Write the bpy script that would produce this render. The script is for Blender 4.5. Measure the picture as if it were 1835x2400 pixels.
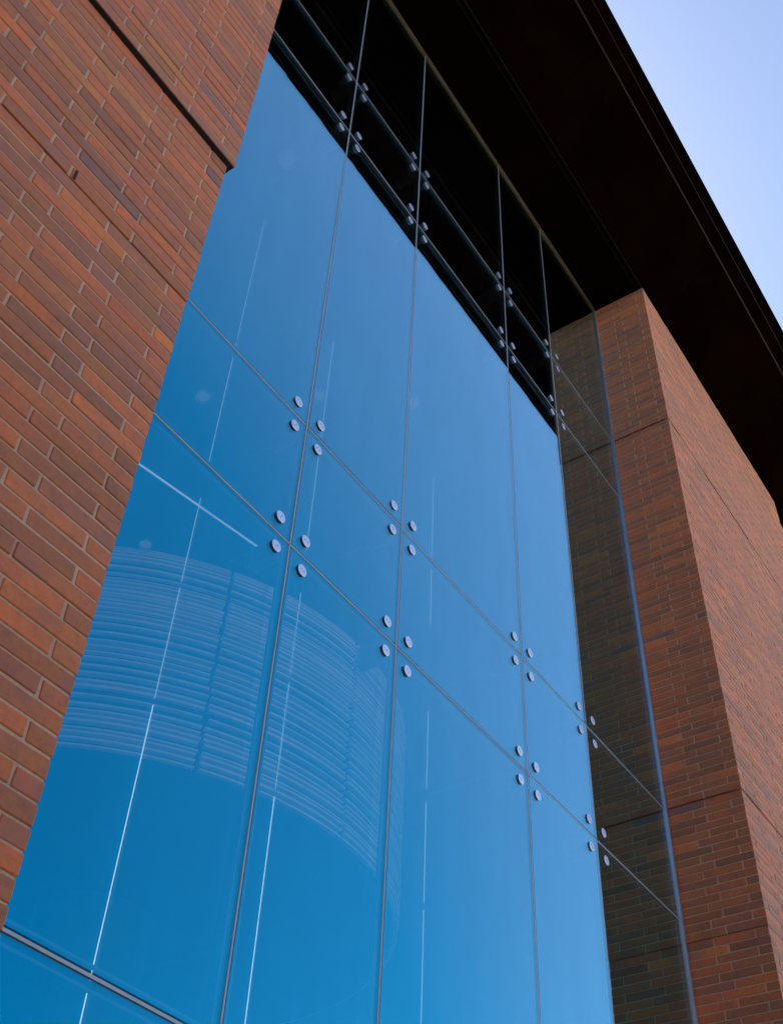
import bpy, bmesh, math, random
from mathutils import Vector, Matrix

sc = bpy.context.scene
for o in list(bpy.data.objects):
    bpy.data.objects.remove(o, do_unlink=True)
C = sc.collection
rnd = random.Random(7)
U = 2.9            # metres per unit: camera to glass
CZ = 1.6           # camera height
def zz(v): return v * U + CZ

# ------------------------------------------------------------------ camera
cam_d = bpy.data.cameras.new('camera')
cam = bpy.data.objects.new('camera', cam_d)
C.objects.link(cam)
cam_d.sensor_fit = 'VERTICAL'
cam_d.sensor_height = 36.0
cam_d.lens = 40.746
cam_d.clip_start = 0.05
cam_d.clip_end = 3000
RIGHT = Vector((0.56185066, -0.82619171, 0.04160637))
UP = Vector((-0.60617365, -0.37695983, 0.70032478))
FWD = Vector((0.5629186, 0.41869862, 0.71261077))
mw = Matrix((RIGHT, UP, -FWD)).transposed().to_4x4()
mw.translation = Vector((0, 0, CZ))
cam.matrix_world = mw
sc.camera = cam
FPX = 2716.4
def proj(p):
    q = Vector(p) - Vector((0, 0, CZ))
    d = q.dot(FWD)
    if d <= 0.05: return None
    return 917.5 + FPX * q.dot(RIGHT) / d, 1200 - FPX * q.dot(UP) / d

# ------------------------------------------------------------------ world, sun, exposure
SUN_AZ, SUN_EL = 42.0, 53.0       # azimuth from +Y towards +X
w = bpy.data.worlds.new('World')
sc.world = w
w.use_nodes = True
nt = w.node_tree
nt.nodes.clear()
sky = nt.nodes.new('ShaderNodeTexSky')
sky.sky_type = 'NISHITA'
sky.sun_disc = False
sky.sun_elevation = math.radians(SUN_EL)
sky.sun_rotation = math.radians(SUN_AZ)
sky.altitude = 200
sky.air_density = 1.0
sky.dust_density = 0.65
sky.ozone_density = 2.5
bg = nt.nodes.new('ShaderNodeBackground')
bg.inputs['Strength'].default_value = 0.111
wo = nt.nodes.new('ShaderNodeOutputWorld')
nt.links.new(sky.outputs[0], bg.inputs[0])
nt.links.new(bg.outputs[0], wo.inputs[0])
sun_d = bpy.data.lights.new('sun', 'SUN')
sun_d.energy = 5.0
sun_d.angle = math.radians(0.53)
sun_d.color = (1.0, 0.95, 0.88)
sun = bpy.data.objects.new('sun', sun_d)
C.objects.link(sun)
sa, se = math.radians(SUN_AZ), math.radians(SUN_EL)
S = Vector((math.sin(sa) * math.cos(se), math.cos(sa) * math.cos(se), math.sin(se)))
sun.rotation_euler = (-S).to_track_quat('-Z', 'Y').to_euler()
sun.location = (0, 0, 40)
vs = sc.view_settings
vs.view_transform = 'Standard'
vs.look = 'None'
vs.exposure = 1.10
vs.gamma = 1.0
vs.use_curve_mapping = False
sc.render.engine = 'CYCLES'
sc.cycles.max_bounces = 10
sc.cycles.transparent_max_bounces = 16
sc.cycles.glossy_bounces = 6

# ------------------------------------------------------------------ helpers
def tag(o, label=None, cat=None, group=None, kind=None):
    if label: o['label'] = label
    if cat: o['category'] = cat
    if group: o['group'] = group
    if kind: o['kind'] = kind
    return o
def link(name, me, mat=None, parent=None, loc=None):
    o = bpy.data.objects.new(name, me)
    C.objects.link(o)
    if mat is not None and me is not None and len(me.materials) == 0:
        me.materials.append(mat)
    if parent is not None: o.parent = parent
    if loc is not None: o.location = loc
    return o
def empty(name, loc=(0, 0, 0)):
    o = bpy.data.objects.new(name, None)
    o.empty_display_size = 0.2
    o.location = loc
    C.objects.link(o)
    return o
class MB:
    """collects vertices and faces in world coordinates"""
    def __init__(s): s.v, s.f, s.c = [], [], []
    def poly(s, pts, col=None):
        n = len(s.v); s.v += [tuple(p) for p in pts]
        s.f.append(tuple(range(n, n + len(pts)))); s.c.append(col)
    def box(s, x0, x1, y0, y1, z0, z1):
        n = len(s.v)
        s.v += [(x0,y0,z0),(x1,y0,z0),(x1,y1,z0),(x0,y1,z0),(x0,y0,z1),(x1,y0,z1),(x1,y1,z1),(x0,y1,z1)]
        for q in ((0,3,2,1),(4,5,6,7),(0,1,5,4),(1,2,6,5),(2,3,7,6),(3,0,4,7)):
            s.f.append(tuple(n + i for i in q)); s.c.append(None)
    def prism_x(s, yz, x0, x1):
        """closed outline in y,z (counter-clockwise seen from -X is irrelevant: normals fixed later)"""
        n = len(s.v); k = len(yz)
        s.v += [(x0, a, b) for a, b in yz] + [(x1, a, b) for a, b in yz]
        s.f.append(tuple(range(n, n + k))); s.f.append(tuple(range(n + 2*k - 1, n + k - 1, -1)))
        for i in range(k):
            j = (i + 1) % k
            s.f.append((n + i, n + k + i, n + k + j, n + j))
        s.c += [None] * (k + 2)
    def mesh(s, name, origin=(0, 0, 0), fix=False, smooth=False):
        me = bpy.data.meshes.new(name)
        ox, oy, oz = origin
        me.from_pydata([(a - ox, b - oy, c - oz) for a, b, c in s.v], [], s.f)
        if fix:
            bm = bmesh.new(); bm.from_mesh(me)
            bmesh.ops.recalc_face_normals(bm, faces=bm.faces)
            bm.to_mesh(me); bm.free()
        if smooth:
            me.polygons.foreach_set('use_smooth', [True] * len(me.polygons))
        me.update()
        return me
    def build(s, name, mat, parent=None, fix=False, smooth=False):
        return link(name, s.mesh(name, fix=fix, smooth=smooth), mat, parent)
def boxo(name, mat, parent, *b):
    m = MB(); m.box(*b); return m.build(name, mat, parent)

# ------------------------------------------------------------------ materials
def mat_new(name):
    m = bpy.data.materials.new(name); m.use_nodes = True
    n = m.node_tree; n.nodes.clear()
    out = n.nodes.new('ShaderNodeOutputMaterial')
    return m, n, out
def N(n, t, **kw):
    x = n.nodes.new(t)
    for k, v in kw.items(): setattr(x, k, v)
    return x
def noise(n, scale, detail=4, rough=.6, vec=None, dist=0):
    x = N(n, 'ShaderNodeTexNoise')
    x.inputs['Scale'].default_value = scale; x.inputs['Detail'].default_value = detail
    x.inputs['Roughness'].default_value = rough; x.inputs['Distortion'].default_value = dist
    if vec is not None: n.links.new(vec, x.inputs['Vector'])
    return x
def mapping(n, vec, scale=(1, 1, 1)):
    x = N(n, 'ShaderNodeMapping'); x.inputs['Scale'].default_value = scale
    n.links.new(vec, x.inputs['Vector']); return x.outputs[0]
def ramp(n, fac, stops):
    x = N(n, 'ShaderNodeValToRGB'); e = x.color_ramp.elements
    while len(e) < len(stops): e.new(.5)
    for i, (p, c) in enumerate(stops):
        e[i].position = p; e[i].color = c if len(c) == 4 else (*c, 1)
    n.links.new(fac, x.inputs[0]); return x.outputs[0]
def mixc(n, fac, a, b, blend='MIX'):
    x = N(n, 'ShaderNodeMix', data_type='RGBA', blend_type=blend)
    if isinstance(fac, (int, float)): x.inputs[0].default_value = fac
    else: n.links.new(fac, x.inputs[0])
    for v, i in ((a, 6), (b, 7)):
        if isinstance(v, tuple): x.inputs[i].default_value = v if len(v) == 4 else (*v, 1)
        else: n.links.new(v, x.inputs[i])
    return x.outputs[2]
def principled(n, out, base, rough=.6, metal=0, spec=.5, normal=None):
    b = N(n, 'ShaderNodeBsdfPrincipled')
    if isinstance(base, tuple): b.inputs['Base Color'].default_value = (*base, 1)
    else: n.links.new(base, b.inputs['Base Color'])
    if isinstance(rough, (int, float)): b.inputs['Roughness'].default_value = rough
    else: n.links.new(rough, b.inputs['Roughness'])
    b.inputs['Metallic'].default_value = metal
    b.inputs['Specular IOR Level'].default_value = spec
    if normal is not None: n.links.new(normal, b.inputs['Normal'])
    n.links.new(b.outputs[0], out.inputs[0]); return b
def bump(n, h, strength, dist, normal=None):
    x = N(n, 'ShaderNodeBump'); x.inputs['Strength'].default_value = strength
    x.inputs['Distance'].default_value = dist; n.links.new(h, x.inputs['Height'])
    if normal is not None: n.links.new(normal, x.inputs['Normal'])
    return x.outputs[0]
def simple(name, base, rough=.5, metal=0, var=.15, nscale=6, bumpy=0.0, spec=.5):
    m, n, out = mat_new(name)
    pos = N(n, 'ShaderNodeNewGeometry').outputs['Position']
    t = noise(n, nscale, 5, .6, pos)
    f = ramp(n, t.outputs[0], [(.3, (1 - var,) * 3), (.7, (1 + var,) * 3)])
    col = mixc(n, 1.0, (*base, 1), f, 'MULTIPLY')
    nm = None
    if bumpy:
        t2 = noise(n, nscale * 30, 3, .6, pos); nm = bump(n, t2.outputs[0], bumpy, .002)
    principled(n, out, col, rough, metal, spec, nm)
    return m
def brick_mat(name, per_object):
    m, n, out = mat_new(name)
    pos = N(n, 'ShaderNodeNewGeometry').outputs['Position']
    if per_object:
        oi = N(n, 'ShaderNodeObjectInfo'); base = oi.outputs['Color']; salt = oi.outputs['Random']
    else:
        at = N(n, 'ShaderNodeAttribute', attribute_name='bcol'); base = at.outputs['Color']; salt = at.outputs['Alpha']
    # every brick takes its own patch of the mottling
    sv = N(n, 'ShaderNodeVectorMath', operation='SCALE'); sv.inputs[0].default_value = (37.0, 21.0, 53.0); n.links.new(salt, sv.inputs['Scale'])
    av = N(n, 'ShaderNodeVectorMath', operation='ADD'); n.links.new(pos, av.inputs[0]); n.links.new(sv.outputs[0], av.inputs[1])
    pos = av.outputs[0]
    g1 = noise(n, 7, 3, .55, mapping(n, pos, (1, 1, 2.2)))
    g2 = noise(n, 46, 5, .65, pos)
    g3 = noise(n, 420, 2, .7, pos)
    f1 = ramp(n, g1.outputs[0], [(.28, (.78, .80, .92)), (.5, (1, 1, 1)), (.74, (1.14, 1.10, 1.0))])
    f2 = ramp(n, g2.outputs[0], [(.26, (.74, .76, .80)), (.5, (1, 1, 1)), (.76, (1.18, 1.15, 1.12))])
    f3 = ramp(n, g3.outputs[0], [(.25, (.80,) * 3), (.5, (1.0,) * 3), (.8, (1.16,) * 3)])
    col = mixc(n, 1, base, f1, 'MULTIPLY'); col = mixc(n, 1, col, f2, 'MULTIPLY'); col = mixc(n, 1, col, f3, 'MULTIPLY')
    # flashed purple-grey ends and iron spots
    fl = noise(n, 4.3, 2, .5, pos)
    fm = ramp(n, fl.outputs[0], [(.54, (0, 0, 0)), (.72, (.75, .75, .75))])
    col = mixc(n, fm, col, (.26, .135, .115, 1))
    sp = noise(n, 230, 1, .4, pos)
    sm = ramp(n, sp.outputs[0], [(.70, (0, 0, 0)), (.74, (.7, .7, .7))])
    col = mixc(n, sm, col, (.08, .04, .035, 1))
    h = mixc(n, .4, g2.outputs[0], g3.outputs[0])
    nm = bump(n, h, .55, .0016)
    rg = ramp(n, g1.outputs[0], [(.3, (.62,) * 3), (.7, (.85,) * 3)])
    b_ = principled(n, out, col, rg, 0, .5, nm)
    b_.inputs['Sheen Weight'].default_value = .36; b_.inputs['Sheen Roughness'].default_value = .45
    return m
M = {}
M['brick_o'] = brick_mat('brick', True)
M['brick_a'] = brick_mat('brick_joined', False)
def mortar_mat():
    m, n, out = mat_new('mortar')
    pos = N(n, 'ShaderNodeNewGeometry').outputs['Position']
    a = noise(n, 3, 4, .6, pos); b = noise(n, 260, 3, .7, pos)
    col = ramp(n, a.outputs[0], [(.3, (.45, .38, .30)), (.7, (.57, .49, .39))])
    col = mixc(n, 1, col, ramp(n, b.outputs[0], [(.3, (.7,) * 3), (.7, (1.2,) * 3)]), 'MULTIPLY')
    principled(n, out, col, .95, 0, .2, bump(n, b.outputs[0], .9, .004))
    return m
M['mortar'] = mortar_mat()
M['gap'] = simple('joint_backing', (.02, .016, .014), .9)
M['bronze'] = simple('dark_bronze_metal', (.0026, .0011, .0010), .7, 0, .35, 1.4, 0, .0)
M['bronze_trim'] = simple('bronze_trim', (.007, .0042, .004), .5, 0, .15, 3, 0, .12)
M['head'] = simple('head_channel_metal', (.10, .078, .05), .5, .3, .12, 4)
M['alu'] = simple('aluminium_channel', (.55, .68, .80), .38, .9, .08, 5)
M['steel'] = simple('brushed_steel', (.93, .93, .97), .30, 1.0, .04, 40)
M['hole'] = simple('fitting_recess', (.10, .10, .13), .5, .6, .05, 40)
M['gasket'] = simple('black_gasket', (.012, .012, .016), .7)
M['seal'] = simple('grey_silicone_seal', (.29, .42, .54), .28, 0, .12, 8, 0, .9)
M['spacer'] = simple('spacer_bar', (.06, .075, .095), .45)
M['bracket'] = simple('spider_bracket_steel', (.20, .22, .24), .4, .4, .1, 20)
M['ground'] = simple('concrete_paving', (.50, .35, .23), .85, 0, .15, .8, .4)
M['floor'] = simple('lobby_floor', (.50, .47, .43), .4, 0, .1, 1)
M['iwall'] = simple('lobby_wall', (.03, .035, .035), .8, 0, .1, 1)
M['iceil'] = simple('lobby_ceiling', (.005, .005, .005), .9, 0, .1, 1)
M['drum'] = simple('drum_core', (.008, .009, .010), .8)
M['ring'] = simple('downlight_trim', (.45, .45, .47), .4)
def wood_mat():
    m, n, out = mat_new('pale_wood_slat')
    pos = N(n, 'ShaderNodeNewGeometry').outputs['Position']
    a = noise(n, 5, 4, .6, mapping(n, pos, (1, 1, 22)))
    col = ramp(n, a.outputs[0], [(.3, (.86, .66, .50)), (.7, (.95, .78, .60))])
    principled(n, out, col, .5, 0, .4); return m
M['wood'] = wood_mat()
def emit_mat(name, col, s):
    m, n, out = mat_new(name)
    e = N(n, 'ShaderNodeEmission'); e.inputs[0].default_value = (*col, 1); e.inputs[1].default_value = s
    n.links.new(e.outputs[0], out.inputs[0]); return m
M['lamp'] = emit_mat('lamp_glow', (.85, .93, 1.0), .28)
M['dim_lamp'] = emit_mat('dim_lamp_glow', (.80, .92, 1.0), .05)
M['edge_glow'] = emit_mat('fin_edge_glow', (.70, .90, 1.0), .70)  # no lamp: emission painted on fin edges for the daylight they catch
M['edge_glow_dim'] = emit_mat('fin_edge_dim_glow', (.70, .90, 1.0), .38)
def glass_mat(name, refl, trans, ior, wave, power):
    m, n, out = mat_new(name)
    geo = N(n, 'ShaderNodeNewGeometry'); pos = geo.outputs['Position']
    nm = None
    if wave:
        a = noise(n, 1.3, 2, .5, pos)
        b = noise(n, 7.0, 1, .4, mapping(n, pos, (1, 1, 3.0)))
        h = mixc(n, .25, a.outputs[0], b.outputs[0])
        nm = bump(n, h, wave, .02)
    # Schlick reflectance of one coated face, the same from either side
    lw_ = N(n, 'ShaderNodeLayerWeight'); lw_.inputs['Blend'].default_value = .5
    pw_ = N(n, 'ShaderNodeMath', operation='POWER'); n.links.new(lw_.outputs['Facing'], pw_.inputs[0]); pw_.inputs[1].default_value = power
    fr = N(n, 'ShaderNodeMath', operation='MULTIPLY_ADD'); n.links.new(pw_.outputs[0], fr.inputs[0])
    fr.inputs[1].default_value = 1 - ior; fr.inputs[2].default_value = ior
    gl = N(n, 'ShaderNodeBsdfGlossy'); gl.inputs['Roughness'].default_value = 0.0
    # the coating's blue tint weakens towards grazing angles
    rc_ = ramp(n, lw_.outputs['Facing'], refl)
    if wave:   # faint rain streaks and a slightly different coating on each pane
        st = noise(n, 2.6, 5, .62, mapping(n, pos, (3.0, 3.0, .55)))
        rc_ = mixc(n, 1, rc_, ramp(n, st.outputs[0], [(.3, (.93, .94, .95)), (.7, (1.0, 1.0, 1.0))]), 'MULTIPLY')
        oi = N(n, 'ShaderNodeObjectInfo')
        rc_ = mixc(n, 1, rc_, ramp(n, oi.outputs['Random'], [(0, (.95, .97, .98)), (1, (1.0, 1.0, 1.0))]), 'MULTIPLY')
    n.links.new(rc_, gl.inputs['Color'])
    if nm is not None:
        n.links.new(nm, gl.inputs['Normal'])
    tr = N(n, 'ShaderNodeBsdfTransparent'); tr.inputs['Color'].default_value = (*trans, 1)
    mx = N(n, 'ShaderNodeMixShader')
    n.links.new(fr.outputs[0], mx.inputs[0]); n.links.new(tr.outputs[0], mx.inputs[1]); n.links.new(gl.outputs[0], mx.inputs[2])
    n.links.new(mx.outputs[0], out.inputs[0]); return m
M['glass'] = glass_mat('coated_blue_glass', [(.22, (.0, .62, .88)), (.48, (.07, .77, .98)), (.58, (.34, .85, .99)), (.76, (.60, .91, .99))], (.985, .99, .995), .30, .006, 2.25)
M['fin'] = glass_mat('fin_glass', [(0, (.9, .95, 1.0)), (1, (.95, .98, 1.0))], (.98, .99, .99), .03, 0, 5.0)

# ------------------------------------------------------------------ measured layout (units: camera-glass distance)
V = [.5243, 1.0591, 1.3852, 1.8830, 2.1991, 2.6648]
HT, HU1, HU2, H1, H2, H0 = 4.027, 3.1992, 2.8974, 1.6903, 1.3765, .5381
J1, J2, J3 = 3.2038, 1.6951, 1.3219
K1, K2 = 1.5867, 1.2328
FRONT = .790 * U          # front plane of right wall
LFRONT = .735 * U         # front plane of left wall
GY = U                    # outer face of the glass
XL = V[0] * U             # right end of left wall
XR = V[5] * U             # left end of right wall
WEND = 4.079 * U
TOP = zz(HT)
EY, EZ = .4332 * U, zz(4.3413)     # outer lower edge of the eaves
IY = .5051 * U

# ------------------------------------------------------------------ ground and building shell
g = MB(); g.poly([(-900, -900, 0), (900, -900, 0), (900, 900, 0), (-900, 900, 0)])
tag(g.build('ground', M['ground']), kind='structure')
tag(boxo('lobby_floor', M['floor'], None, -3.9, 13.4, GY + .30, 17.9, .004, .03), kind='structure')
m = MB(); m.box(-4.2, 13.7, 18.0, 18.3, 0, TOP + .2)
tag(m.build('lobby_back_wall', M['iwall']), kind='structure')
tag(boxo('lobby_left_wall', M['iwall'], None, -4.2, -3.95, LFRONT + .6, 17.99, 0, TOP + .2), kind='structure')
tag(boxo('lobby_right_wall', M['iwall'], None, 13.45, 13.7, GY + .5, 17.99, 0, TOP + .2), kind='structure')
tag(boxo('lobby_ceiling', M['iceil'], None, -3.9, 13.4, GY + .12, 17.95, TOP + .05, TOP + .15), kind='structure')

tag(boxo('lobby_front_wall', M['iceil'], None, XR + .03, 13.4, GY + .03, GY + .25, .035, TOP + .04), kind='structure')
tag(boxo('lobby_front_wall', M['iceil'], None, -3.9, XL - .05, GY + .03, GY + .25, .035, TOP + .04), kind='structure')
# brick block added out of view, to keep sky light off the recess
def shade_block_mat():
    m, n, out = mat_new('shade_block_brick')
    pos = N(n, 'ShaderNodeNewGeometry').outputs['Position']
    mp = N(n, 'ShaderNodeMapping'); mp.inputs['Rotation'].default_value = (0, math.pi / 2, math.pi / 2); n.links.new(pos, mp.inputs['Vector'])
    b = N(n, 'ShaderNodeTexBrick'); n.links.new(mp.outputs[0], b.inputs['Vector'])
    b.inputs['Scale'].default_value = 1.0; b.inputs['Brick Width'].default_value = .308; b.inputs['Row Height'].default_value = .0638
    b.inputs['Mortar Size'].default_value = .005
    b.inputs['Color1'].default_value = (.43, .11, .05, 1); b.inputs['Color2'].default_value = (.29, .09, .055, 1); b.inputs['Mortar'].default_value = (.42, .32, .23, 1)
    principled(n, out, b.outputs['Color'], .8, 0, .4); return m
tag(boxo('added_shade_block', shade_block_mat(), None, -12, -5.52, -30, 3.2, 0, 13.0), kind='structure')
# ------------------------------------------------------------------ brickwork
PAL = [((.455, .162, .060), 5), ((.430, .160, .061), 6), ((.400, .156, .062), 7), ((.372, .152, .062), 7),
       ((.342, .147, .062), 6), ((.485, .170, .059), 2.8), ((.520, .200, .055), 1.2), ((.312, .143, .065), 5),
       ((.275, .134, .071), 2.6), ((.250, .124, .059), 1.6), ((.215, .132, .118), .45), ((.455, .205, .066), .6)]
PC, PW = [p[0] for p in PAL], [p[1] for p in PAL]
def brick_col():
    c = rnd.choices(PC, PW)[0]; k = rnd.uniform(.92, 1.08)
    return (c[0] * k * rnd.uniform(.95, 1.05), c[1] * k * rnd.uniform(.95, 1.05), c[2] * k * rnd.uniform(.95, 1.05))
BED = .0082
BJ = .010                       # mortar joint
BS, BH = .298, .092             # stretcher length, header width
def brick_verts(dx, dy, dz, ch, jit):
    """bevelled block centred on the origin, its corners slightly uneven"""
    vs_, fs = [], []
    r = random.Random(jit)
    def j(): return r.uniform(-.0012, .0012)
    hx, hy, hz = dx / 2, dy / 2, dz / 2
    # 24 vertices: three per corner
    idx = {}
    for sx in (-1, 1):
        for sy in (-1, 1):
            for sz in (-1, 1):
                e = (j(), j(), j())
                P = (sx * hx + e[0], sy * hy + e[1], sz * hz + e[2])
                for a in range(3):
                    q = [P[0] - sx * ch, P[1] - sy * ch, P[2] - sz * ch]
                    q[a] = P[a]
                    idx[(sx, sy, sz, a)] = len(vs_); vs_.append(tuple(q))
    for a in range(3):
        b, c = (a + 1) % 3, (a + 2) % 3
        for s in (-1, 1):
            ring = []
            for (sb, scc) in ((-1, -1), (1, -1), (1, 1), (-1, 1)):
                k = [0, 0, 0]; k[a] = s; k[b] = sb; k[c] = scc
                ring.append(idx[(*k, a)])
            fs.append(tuple(ring if s > 0 else ring[::-1]))
    for a in range(3):          # edge bevels along axis a
        b, c = (a + 1) % 3, (a + 2) % 3
        for sb in (-1, 1):
            for scc in (-1, 1):
                k0 = [0, 0, 0]; k1 = [0, 0, 0]
                k0[a], k1[a] = -1, 1
                k0[b] = k1[b] = sb; k0[c] = k1[c] = scc
                q = [idx[(*k0, b)], idx[(*k1, b)], idx[(*k1, c)], idx[(*k0, c)]]
                fs.append(tuple(q if sb * scc < 0 else q[::-1]))
    return vs_, fs
MESHES = {}
def brick_mesh(dx, dy, dz, var):
    key = (round(dx, 3), round(dy, 3), round(dz, 4), var)
    if key not in MESHES:
        v_, f_ = brick_verts(dx, dy, dz, .0026, var)
        me = bpy.data.meshes.new('brick'); me.from_pydata(v_, [], f_); me.update()
        bm = bmesh.new(); bm.from_mesh(me); bmesh.ops.recalc_face_normals(bm, faces=bm.faces); bm.to_mesh(me); bm.free()
        me.materials.append(M['brick_o'])
        MESHES[key] = me
    return MESHES[key]
def screen_area(b):
    """rough size in the picture of the two outward faces of a brick, 0 if out of frame"""
    x0, x1, y0, y1, z0, z1 = b[:6]
    c = proj(((x0 + x1) / 2, (y0 + y1) / 2, (z0 + z1) / 2))
    if c is None or not (-20 < c[0] < 1855 and -20 < c[1] < 2420): return 0
    if b[7]: 
        pts = [(x0, y0, z0), (x0, y1, z0), (x0, y1, z1), (x0, y0, z1)]
    else:
        pts = [(x0, y0, z0), (x1, y0, z0), (x1, y0, z1), (x0, y0, z1)]
    q = [proj(p) for p in pts]
    if any(p is None for p in q): return 0
    return abs(sum(q[i][0] * q[(i + 1) % 4][1] - q[(i + 1) % 4][0] * q[i][1] for i in range(4))) / 2
def masonry(root, bricks, limit, stuff_name):
    """bricks: (x0,x1,y0,y1,z0,z1,colour,visible on side). The largest in the picture are objects, the rest one joined part"""
    order = sorted(range(len(bricks)), key=lambda i: -screen_area(bricks[i]))
    single = set(i for i in order[:limit] if screen_area(bricks[i]) > 0)
    big = MB(); cols = []
    for i, b in enumerate(bricks):
        x0, x1, y0, y1, z0, z1, col, side = b
        c = ((x0 + x1) / 2 + 0, (y0 + y1) / 2 + rnd.uniform(-.0014, .0014), (z0 + z1) / 2 + rnd.uniform(-.0010, .0010))
        d = (x1 - x0, y1 - y0, z1 - z0)
        if i in single:
            o = link('brick', brick_mesh(*d, rnd.randrange(5)), None, root, c)
            o.color = (*col, 1)
            o.rotation_euler = (0, rnd.uniform(-.0016, .0016), 0)
        else:
            v_, f_ = brick_verts(*d, .0026, rnd.randrange(40))
            n0 = len(big.v)
            big.v += [(a + c[0], bb + c[1], cc + c[2]) for a, bb, cc in v_]
            big.f += [tuple(n0 + k for k in q) for q in f_]
            cols += [(*col, rnd.random())] * len(f_)
    if big.v:
        me = big.mesh(stuff_name)
        at = me.attributes.new('bcol', 'FLOAT_COLOR', 'FACE')
        flat = [x for c in cols for x in c]
        at.data.foreach_set('color', flat)
        bm = bmesh.new(); bm.from_mesh(me); bmesh.ops.recalc_face_normals(bm, faces=bm.faces); bm.to_mesh(me); bm.free()
        o = link(stuff_name, me, M['brick_a'], root)
        o['kind'] = 'stuff'
        o['label'] = 'remaining bricks of the same wall, too small to pick out singly'
def courses(z0, z1, n):
    p = (z1 - z0) / n
    return [(z0 + i * p, z0 + (i + 1) * p) for i in range(n)]
def fill(a, b, step=1):
    """stretchers from a towards b with joints, the last one cut"""
    out = []; s = 1 if b > a else -1; t = a
    while (b - t) * s > .03:
        e = t + s * BS
        if (b - e) * s < .03: e = b
        out.append((min(t, e), max(t, e))); t = e + s * BJ
    return out
def wall_bricks(corner_x, sgn, yf, yback, xfar, zones):
    """sgn=+1: wall runs to the left of its corner, side face looks +X (left wall);
       sgn=-1: wall runs to the right of its corner, side face looks -X (right pier)"""
    B = []; mort = MB(); gaps = MB()
    for (z0, z1, n, proud, parity, gap) in zones:
        cx = corner_x + sgn * proud; y = yf - proud
        cs = courses(z0 + gap / 2, z1 - gap / 2 if True else z1, n)
        for i, (a, b) in enumerate(cs):
            za = a + (0 if i == 0 else BED / 2); zb = b - (0 if i == n - 1 else BED / 2)
            A = (i + parity) % 2 == 0
            fx, fy = (BS, BH) if A else (BH, BS)
            if sgn < 0: fx, fy = fy, fx      # on the right pier row A shows its stretcher on the side face
            def X(u0, u1): return (min(cx - sgn * u0, cx - sgn * u1), max(cx - sgn * u0, cx - sgn * u1))
            x0, x1 = X(0, fx)
            B.append((x0, x1, y, y + fy, za, zb, brick_col(), sgn < 0))
            for (p, q) in fill(fx + BJ, abs(xfar - cx)):
                x0, x1 = X(p, q)
                B.append((x0, x1, y, y + BH, za, zb, brick_col(), False))
            for (p, q) in fill(fy + BJ, yback - y):
                x0, x1 = X(0, BH)
                B.append((x0, x1, y + p, y + q, za, zb, brick_col(), sgn < 0))
        r = .0040
        xa, xb = sorted((cx - sgn * r, xfar))
        mort.box(xa, xb, y + r, yback, cs[0][0] + .001, cs[-1][1] - .001)
        if gap:
            xa, xb = sorted((corner_x - sgn * .05, xfar))
            gaps.box(xa, xb, yf + .05, yback - .001, z0 - gap / 2 - .002, z0 + gap / 2 + .002)
    return B, mort, gaps

CP = .0220 * U
# left wall
zk1, zk2 = zz(K1), zz(K2)
LC = .02212 * U
nlow = int(zk2 / LC)
ntop = int((zz(4.06) - zk1) / LC)
lw = tag(empty('brick_facade', (XL, LFRONT, 0)), 'mottled red-brown brick wall on the left, its upper part jutting out over a dark joint', 'brick facade')
Mi = Matrix.Translation((-XL, -LFRONT, 0))
zones = [(zk2 - nlow * LC, zk2, nlow, 0, nlow, .007), (zk2, zk1, 16, .0018, 0, .006), (zk1, zk1 + ntop * LC, ntop, .026, 0, .020)]
B, mo, ga = wall_bricks(XL, 1, LFRONT, GY + .02, -5.5, zones)
def reparent_world(root):
    """children were made in world coordinates"""
    for o in bpy.data.objects:
        if o.parent == root: o.matrix_parent_inverse = Matrix.Translation(-root.location)
masonry(lw, B, 300, 'far_bricks')
mo.build('mortar', M['mortar'], lw); ga.build('joint_backing', M['gap'], lw)
boxo('shelf_angle', M['gasket'], lw, -5.4, XL + .022, LFRONT - .0235, LFRONT + .045, zk1 + .001, zk1 + .0092)
wx = .3212 * U
boxo('weep_hole', M['gasket'], lw, wx - .005, wx + .005, LFRONT - .0052, LFRONT + .05, zk2 + .006, zk2 + LC - .006)
reparent_world(lw)

# right pier
n3 = int(zz(J3) / CP)
n1 = 37
rp = tag(empty('brick_pier', (XR, FRONT, 0)), 'brick pier right of the glass, shaded side face and long front under dark eaves', 'brick pier')
zones = [(zz(J3) - n3 * CP, zz(J3), n3, 0, n3, .004), (zz(J3), zz(J2), 17, .003, 0, .005),
         (zz(J2), zz(J1), 69, .010, 0, .020), (zz(J1), TOP - .004, n1, .016, 1, .026)]
B, mo, ga = wall_bricks(XR, -1, FRONT, GY + .02, WEND, zones)
masonry(rp, B, 300, 'far_bricks')
mo.build('mortar', M['mortar'], rp); ga.build('joint_backing', M['gap'], rp)
reparent_world(rp)
# wall beyond, set back a little
sx = WEND + .10
sp = tag(empty('brick_facade', (sx, .8145 * U, 0)), 'sliver of set back brick wall at the right edge, just under the eaves', 'brick facade')
zones = [(0, zz(J2), int(zz(J2) / CP), 0, 0, 0), (zz(J2), zz(J1), 69, 0, 0, .012), (zz(J1), TOP - .004, n1, 0, 1, .012)]
B, mo, ga = wall_bricks(sx, -1, .8145 * U, GY + .02, sx + 4.2, zones)
masonry(sp, B, 60, 'far_bricks')
mo.build('mortar', M['mortar'], sp); ga.build('joint_backing', M['gap'], sp)
reparent_world(sp)

# ------------------------------------------------------------------ roof canopy
X0, X1 = -7.0, 20.0
rc = tag(empty('roof_canopy', (XL, EY, TOP)), 'near-black metal roof eaves overhanging the glass and brick, sky beyond', 'roof')
boxo('recess_soffit', M['bronze'], rc, XL + .03, XR - .02, FRONT + .002, GY + .10, TOP + .004, TOP + .05)
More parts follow.
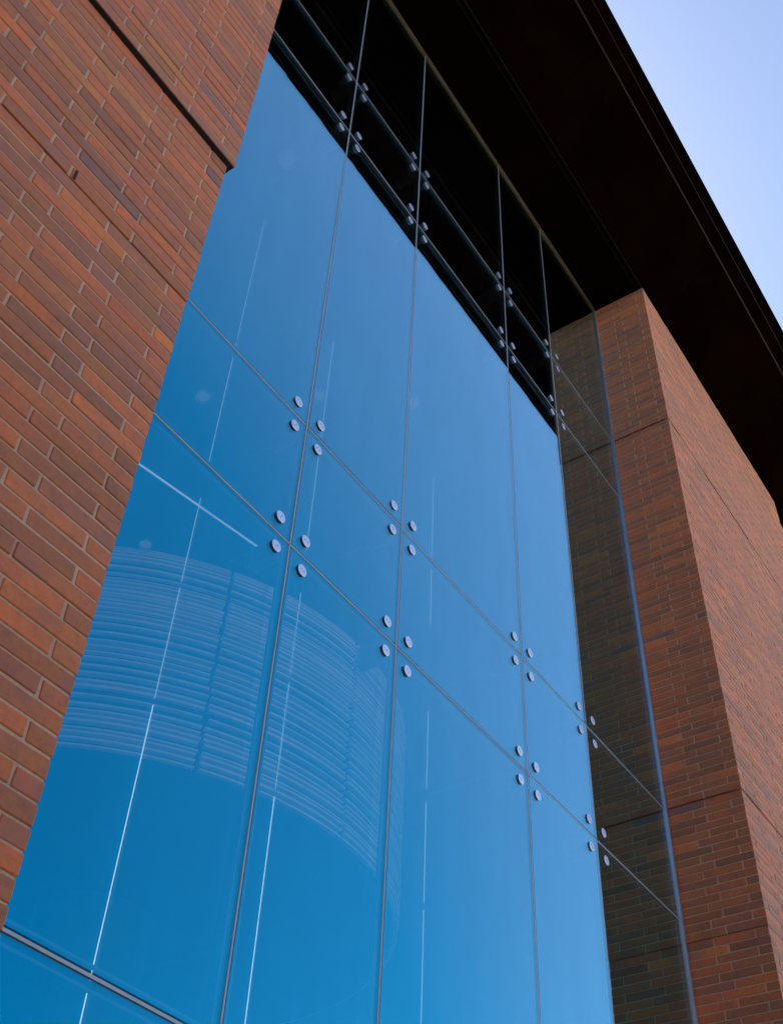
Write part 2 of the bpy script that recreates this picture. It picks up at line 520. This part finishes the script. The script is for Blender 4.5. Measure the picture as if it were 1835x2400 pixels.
# front edge trim of the recess soffit
boxo('soffit_trim', M['bronze_trim'], rc, XL - .2, XR + .002, FRONT - .012, FRONT - .002, TOP - .012, TOP + .05)
boxo('soffit_trim', M['bronze_trim'], rc, XL - .2, XR - .02, FRONT + .050, FRONT + .056, TOP - .003, TOP + .0035)
sl = (EZ - TOP) / (EY - (FRONT - .014))
def sz(y): return TOP + (y - (FRONT - .014)) * sl
def plate(name, mat, ya, yb, drop, th, xa=X0, xb=X1):
    m = MB(); m.prism_x([(ya, sz(ya) - drop), (yb, sz(yb) - drop), (yb, sz(yb) - drop + th), (ya, sz(ya) - drop + th)], xa, xb)
    return m.build(name, mat, rc, fix=True)
pw = 3.05
xs = [X0 + i * pw for i in range(int((X1 - X0) / pw) + 1)]
for i in range(len(xs) - 1):
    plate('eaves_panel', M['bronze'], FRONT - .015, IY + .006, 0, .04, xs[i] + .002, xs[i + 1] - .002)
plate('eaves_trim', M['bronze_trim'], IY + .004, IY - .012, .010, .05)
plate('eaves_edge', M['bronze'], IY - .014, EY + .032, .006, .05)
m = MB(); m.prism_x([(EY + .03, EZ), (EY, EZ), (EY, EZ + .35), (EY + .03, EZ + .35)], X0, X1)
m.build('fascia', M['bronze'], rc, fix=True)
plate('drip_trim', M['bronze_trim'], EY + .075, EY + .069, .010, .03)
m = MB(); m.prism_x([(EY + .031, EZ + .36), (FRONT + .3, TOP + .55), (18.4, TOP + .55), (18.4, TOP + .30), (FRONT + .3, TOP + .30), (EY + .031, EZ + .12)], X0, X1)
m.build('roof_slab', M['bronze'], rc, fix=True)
reparent_world(rc)

# ------------------------------------------------------------------ glass curtain wall
cw = tag(empty('glass_facade', ((XL + XR) / 2, GY, 0)), 'tall frameless blue glass facade with round steel bolts, between two brick piers', 'glass facade')
GAP = .019
xs = [v * U for v in V]; xs[0] -= .04; xs[5] -= .045
rows = [.03, zz(H0), zz(H2), zz(H1), zz(HU2), zz(HU1), TOP - .030]
SPC = []
for i in range(5):
    for j in range(6):
        xa = xs[i] + (0 if i == 0 else GAP / 2); xb = xs[i + 1] - (0 if i == 4 else GAP / 2)
        za = rows[j] + (GAP / 2 if j != 1 else .013); zb = rows[j + 1] - (GAP / 2 if j != 0 else .013)
        if j == 0: za = rows[0]
        if j == 5: zb = rows[6]
        m = MB(); m.box(xa, xb, GY, GY + .010, za, zb)
        pc = ((xa + xb) / 2, GY + .005, (za + zb) / 2)
        p = link('glass_panel', m.mesh('glass_panel', pc), M['glass'], cw, pc)
        p.rotation_euler = (rnd.uniform(-.0012, .0012), 0, rnd.uniform(-.0012, .0012))
        s = MB(); t = .012; e = .018; ya, yb = GY + .012, GY + .024
        s.box(xa + e, xb - e, ya, yb, za + e, za + e + t); s.box(xa + e, xb - e, ya, yb, zb - e - t, zb - e)
        s.box(xa + e, xa + e + t, ya, yb, za + e + t + .0005, zb - e - t - .0005); s.box(xb - e - t, xb - e, ya, yb, za + e + t + .0005, zb - e - t - .0005)
        sf = s.build('spacer_frame', M['spacer'], p); SPC.append((sf, pc))
# silicone joints: a pale bead in a dark slot
for i in range(1, 5):
    v = boxo('vertical_seal', M['seal'], cw, xs[i] - .0048, xs[i] + .0048, GY + .0005, GY + .009, .03, TOP - .033)
    boxo('joint_slot', M['gasket'], v, xs[i] - GAP / 2 + .0008, xs[i] - .0052, GY + .0040, GY + .030, .03, TOP - .033)
    boxo('joint_slot', M['gasket'], v, xs[i] + .0052, xs[i] + GAP / 2 - .0008, GY + .0040, GY + .030, .03, TOP - .033)
for j in range(1, 6):
    for i in range(5):
        xa = xs[i] + (.001 if i == 0 else GAP / 2 - .0006); xb = xs[i + 1] - (.001 if i == 4 else GAP / 2 - .0006)
        hw = .0046 if j != 1 else .0062
        h = boxo('horizontal_seal', M['seal'], cw, xa, xb, GY + .001, GY + .009, rows[j] - hw, rows[j] + hw)
        sw = GAP / 2 - .0008 if j != 1 else .0118
        boxo('joint_slot', M['gasket'], h, xa + .001, xb - .001, GY + .0098, GY + .029, rows[j] - sw, rows[j] + sw)
# perimeter channels
boxo('head_channel', M['head'], cw, XL, XR - .003, GY - .016, GY + .06, TOP - .032, TOP - .002)
boxo('edge_channel', M['alu'], cw, XR - .044, XR - .016, GY - .014, GY + .05, 0.03, TOP - .034)
boxo('edge_seal', M['seal'], cw, XR - .0155, XR + .004, GY - .006, GY + .05, 0.03, TOP - .034)
# bolted button fittings
def button_mesh():
    m = MB(); n = 36; r = .0335
    prof = [(r - .002, -.0015), (r - .0006, -.0075), (r, -.0080), (r, -.0090), (r - .0012, -.0100)]
    rings = []
    for rr, y in prof:
        k = len(m.v); m.v += [(rr * math.cos(2 * math.pi * a / n), y, rr * math.sin(2 * math.pi * a / n)) for a in range(n)]
        rings.append(k)
    for a, b in zip(rings, rings[1:]):
        for i in range(n):
            j = (i + 1) % n; m.f.append((a + i, b + i, b + j, a + j))
    m.f.append(tuple(rings[-1] + i for i in range(n)))
    me = m.mesh('button', fix=True)
    me.materials.append(M['steel']); me.materials.append(M['gasket'])
    for k, p in enumerate(me.polygons): p.material_index = 1 if k < n else 0
    return me
BM = button_mesh()
def hole_mesh():
    m = MB(); n = 12; r = .0034
    k = [(r * math.cos(2 * math.pi * a / n), 0, r * math.sin(2 * math.pi * a / n)) for a in range(n)]
    m.v = [(x, -.0103, z) for x, y, z in k] + [(x, -.0080, z) for x, y, z in k]
    m.f = [tuple(range(n))] + [(i, i + n, (i + 1) % n + n, (i + 1) % n) for i in range(n)]
    return m.mesh('key_hole', fix=True)
HM = hole_mesh(); HM.materials.append(M['hole'])
def bracket_mesh():
    m = MB()
    for sx_ in (-1, 1):
        for sz_ in (-1, 1):
            for t in range(5):
                a, b = t / 5, (t + 1) / 5 + .02
                x0, x1 = sorted((sx_ * .104 * a, sx_ * .104 * b)); z0, z1 = sorted((sz_ * .104 * a, sz_ * .104 * b))
                w_ = .012
                m.box(x0 - w_ * .3, x1 + w_ * .3, .075 - .02 * t / 5, .105 - .02 * t / 5, z0 - w_ * .3, z1 + w_ * .3)
            m.box(sx_ * .104 - .012, sx_ * .104 + .012, .030, .09, sz_ * .104 - .012, sz_ * .104 + .012)
    m.box(-.03, .03, .08, .24, -.06, .06)
    return m.mesh('spider_bracket')
SM = bracket_mesh(); SM.materials.append(M['bracket'])
for i in range(1, 5):
    for j in (2, 3, 4, 5):
        link('spider_bracket', SM, None, cw, (xs[i], GY, rows[j]))
        for sx_ in (-1, 1):
            for sz_ in (-1, 1):
                b = link('button_fitting', BM, None, cw, (xs[i] + sx_ * .104, GY, rows[j] + sz_ * .101))
                a = rnd.uniform(0, 6.28); b.rotation_euler = (0, a, 0)
                for s in (-1, 1):
                    link('key_hole', HM, None, b, (s * .0105, 0, 0))
# structural glass fins behind the joints, emission on inner edges standing in for caught light
fy0, fy1 = GY + .034, 1.2570 * U
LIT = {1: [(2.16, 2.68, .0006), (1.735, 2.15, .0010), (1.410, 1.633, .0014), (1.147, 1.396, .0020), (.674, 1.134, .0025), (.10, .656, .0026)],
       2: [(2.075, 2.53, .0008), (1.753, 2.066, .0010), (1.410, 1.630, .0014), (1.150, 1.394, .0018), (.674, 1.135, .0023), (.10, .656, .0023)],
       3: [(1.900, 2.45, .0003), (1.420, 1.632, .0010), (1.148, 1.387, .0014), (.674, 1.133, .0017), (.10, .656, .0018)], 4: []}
cuts = [.04, zz(.665), zz(1.140), zz(1.403), zz(1.685), zz(HU2), zz(HU1), TOP - .04]
for i in range(1, 5):
    for j in range(len(cuts) - 1):
        za, zb = cuts[j] + .004, cuts[j + 1] - .004
        f = boxo('glass_fin', M['fin'], cw, xs[i] - .0075, xs[i] + .0075, fy0 + .075, fy1 - .002, za, zb)
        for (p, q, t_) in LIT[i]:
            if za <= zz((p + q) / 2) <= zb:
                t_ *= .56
                boxo('lit_edge', M['edge_glow'] if t_ > .0012 else M['edge_glow_dim'], f, xs[i] - t_, xs[i] + t_, fy1 - .0015, fy1 + .003, max(za, zz(p)), min(zb, zz(q)))
reparent_world(cw)
for o in bpy.data.objects:     # panels, fins and buttons keep world-space children
    if o.parent and o.parent.parent == cw and o.name.startswith(('spacer', 'lit_edge', 'joint_slot')):
        o.matrix_parent_inverse = Matrix.Identity(4)

for sf, pc in SPC: sf.matrix_parent_inverse = Matrix.Translation([-k for k in pc])
# ------------------------------------------------------------------ inside the lobby
dc = Vector((1.9377 * U, 2.3431 * U, 0)); DR = .8113 * U
dr = tag(empty('slatted_drum', (dc.x, dc.y, 0)), 'round drum clad in curved pale wooden slats, seen faintly through the lower glass', 'drum')
def cyl_shell(r0, r1, z0, z1, a0, a1, n):
    m = MB()
    for k in range(n + 1):
        a = math.radians(a0 + (a1 - a0) * k / n); c, s = math.cos(a), math.sin(a)
        m.v += [(r0 * c, r0 * s, z0), (r1 * c, r1 * s, z0), (r1 * c, r1 * s, z1), (r0 * c, r0 * s, z1)]
    for k in range(n):
        b = 4 * k
        for q in range(4):
            m.f.append((b + q, b + (q + 1) % 4, b + 4 + (q + 1) % 4, b + 4 + q))
    m.f.append((0, 3, 2, 1)); m.f.append((4 * n, 4 * n + 1, 4 * n + 2, 4 * n + 3))
    m.c = [None] * len(m.f)
    return m.mesh('slat', fix=True)
slz = [(1.999, .003), (1.991, .004), (1.981, .008), (1.970, .007), (1.959, .006), (1.934, .007), (1.914, .006), (1.897, .007), (1.884, .006),
       (1.873, .005), (1.856, .009), (1.846, .008), (1.835, .006), (1.821, .007), (1.810, .006), (1.799, .006), (1.784, .007), (1.767, .007),
       (1.747, .008), (1.722, .008), (1.697, .008), (1.679, .009), (1.666, .008), (1.645, .007), (1.625, .009), (1.600, .007), (1.582, .009),
       (1.566, .009), (1.541, .007), (1.520, .007), (1.502, .007), (1.487, .007), (1.470, .007), (1.454, .007), (1.440, .007), (1.426, .008), (1.411, .006)]
zb_, zt_ = zz(1.404), zz(2.0)
def disc_drum(r, z0, z1, n=96):
    m = MB()
    for z in (z0, z1): m.v += [(r * math.cos(2 * math.pi * k / n), r * math.sin(2 * math.pi * k / n), z) for k in range(n)]
    m.f = [tuple(range(n)), tuple(range(2 * n - 1, n - 1, -1))] + [(k, (k + 1) % n, n + (k + 1) % n, n + k) for k in range(n)]
    return m.mesh('core', fix=True)
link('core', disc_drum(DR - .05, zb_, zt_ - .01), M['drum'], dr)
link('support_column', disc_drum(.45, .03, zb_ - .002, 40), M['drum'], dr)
rear = MB()
for (zc, h) in slz:
    h *= rnd.uniform(.5, .95); zc += rnd.uniform(-.002, .002); sb_ = rnd.uniform(0, .02)
    for k in range(12):
        a0 = -149.4 + 30 * k
        jx = rnd.uniform(-.25, .25)
        me_k = cyl_shell(DR - .045, DR - sb_, zz(zc) - h * U / 2, zz(zc) + h * U / 2, a0 + .38 + jx, a0 + 29.62 + jx, 16 if k < 4 else 8)
        if k < 4 or k == 11:
            me_k.materials.append(M['wood']); link('slat', me_k, None, dr)
        else:      # round the back, never in view from the street
            n0 = len(rear.v); rear.v += [tuple(v.co) for v in me_k.vertices]
            rear.f += [tuple(n0 + i for i in p.vertices) for p in me_k.polygons]
            bpy.data.meshes.remove(me_k)
o = rear.build('rear_slats', M['wood'], dr); o['kind'] = 'stuff'
# ceiling strip lit along its edge
ls = tag(empty('ceiling_light_strip', (2.2 * U, 2.57 * U, zz(3.3))), 'thin pale light strip running slantwise above the slatted drum', 'light')
p0 = Vector((1.70 * U, 2.654 * U, zz(3.3))); p1 = Vector((2.53 * U, 2.516 * U, zz(3.3)))
def bar(name, mat, parent, a, b, w_, h_, dz=0):
    d = (b - a); L = d.length; m = MB(); m.box(0, L, -w_ / 2, w_ / 2, dz, dz + h_)
    o = link(name, m.mesh(name), mat, parent)
    o.matrix_world = Matrix.Translation(a) @ Matrix.Rotation(math.atan2(d.y, d.x), 4, 'Z')
    return o
for nm_, mt_, w_, h_, dz in (('housing', M['iceil'], .09, .05, .006), ('diffuser', M['lamp'], .026, .006, -.001)):
    o = bar(nm_, mt_, None, p0, p1, w_, h_, dz); mwd = o.matrix_world.copy()
    o.parent = ls; o.matrix_parent_inverse = Matrix.Translation(-ls.location)
# downlights
def ring_mesh(r0, r1, h, n=32):
    m = MB()
    for k in range(n):
        c, s = math.cos(2 * math.pi * k / n), math.sin(2 * math.pi * k / n)
        m.v += [(r0 * c, r0 * s, 0), (r1 * c, r1 * s, -h), (r1 * c, r1 * s, .02), (r0 * c, r0 * s, .02)]
    for k in range(n):
        j = (k + 1) % n
        for q in range(4):
            m.f.append((4 * k + q, 4 * k + (q + 1) % 4, 4 * j + (q + 1) % 4, 4 * j + q))
    return m.mesh('trim_ring', fix=True)
RM = ring_mesh(.085, .115, .02); RM.materials.append(M['ring'])
LM = disc_drum(.084, 0, .01, 32); LM.materials.append(M['dim_lamp'])
zc_ = TOP + .05
def at_ceiling(px, py):
    d = RIGHT * ((px - 917.5) / FPX) + UP * (-(py - 1200) / FPX) + FWD
    t = (zc_ - .03 - CZ) / d.z
    return Vector((0, 0, CZ)) + d * t
dls = [((2.3331, 2.9215), 'faint round downlight in the leftmost pane between the two middle horizontal joints'),
       ((2.6283, 2.4397), 'faint round downlight just right of the leftmost vertical glass joint, above its steel bolts'),
       ((1.5681, 1.7993), 'faint round downlight high up in the leftmost tall blue pane'),
       ((2.9636, 3.8861), 'small round downlight just above the slatted drum by the brick wall'),
       ((2.9122, 2.0750), 'very faint round downlight just right of the second vertical glass joint from the left')]
for (q, lab) in dls:
    k = (zc_ - .03 - CZ) / (4.4 * U)
    e = tag(empty('downlight', (q[0] * U * k, q[1] * U * k, zc_ - .03)), lab, 'downlight', 'recessed lobby downlights')
    link('trim_ring', RM, None, e); link('lens', LM, None, e, (0, 0, .004))
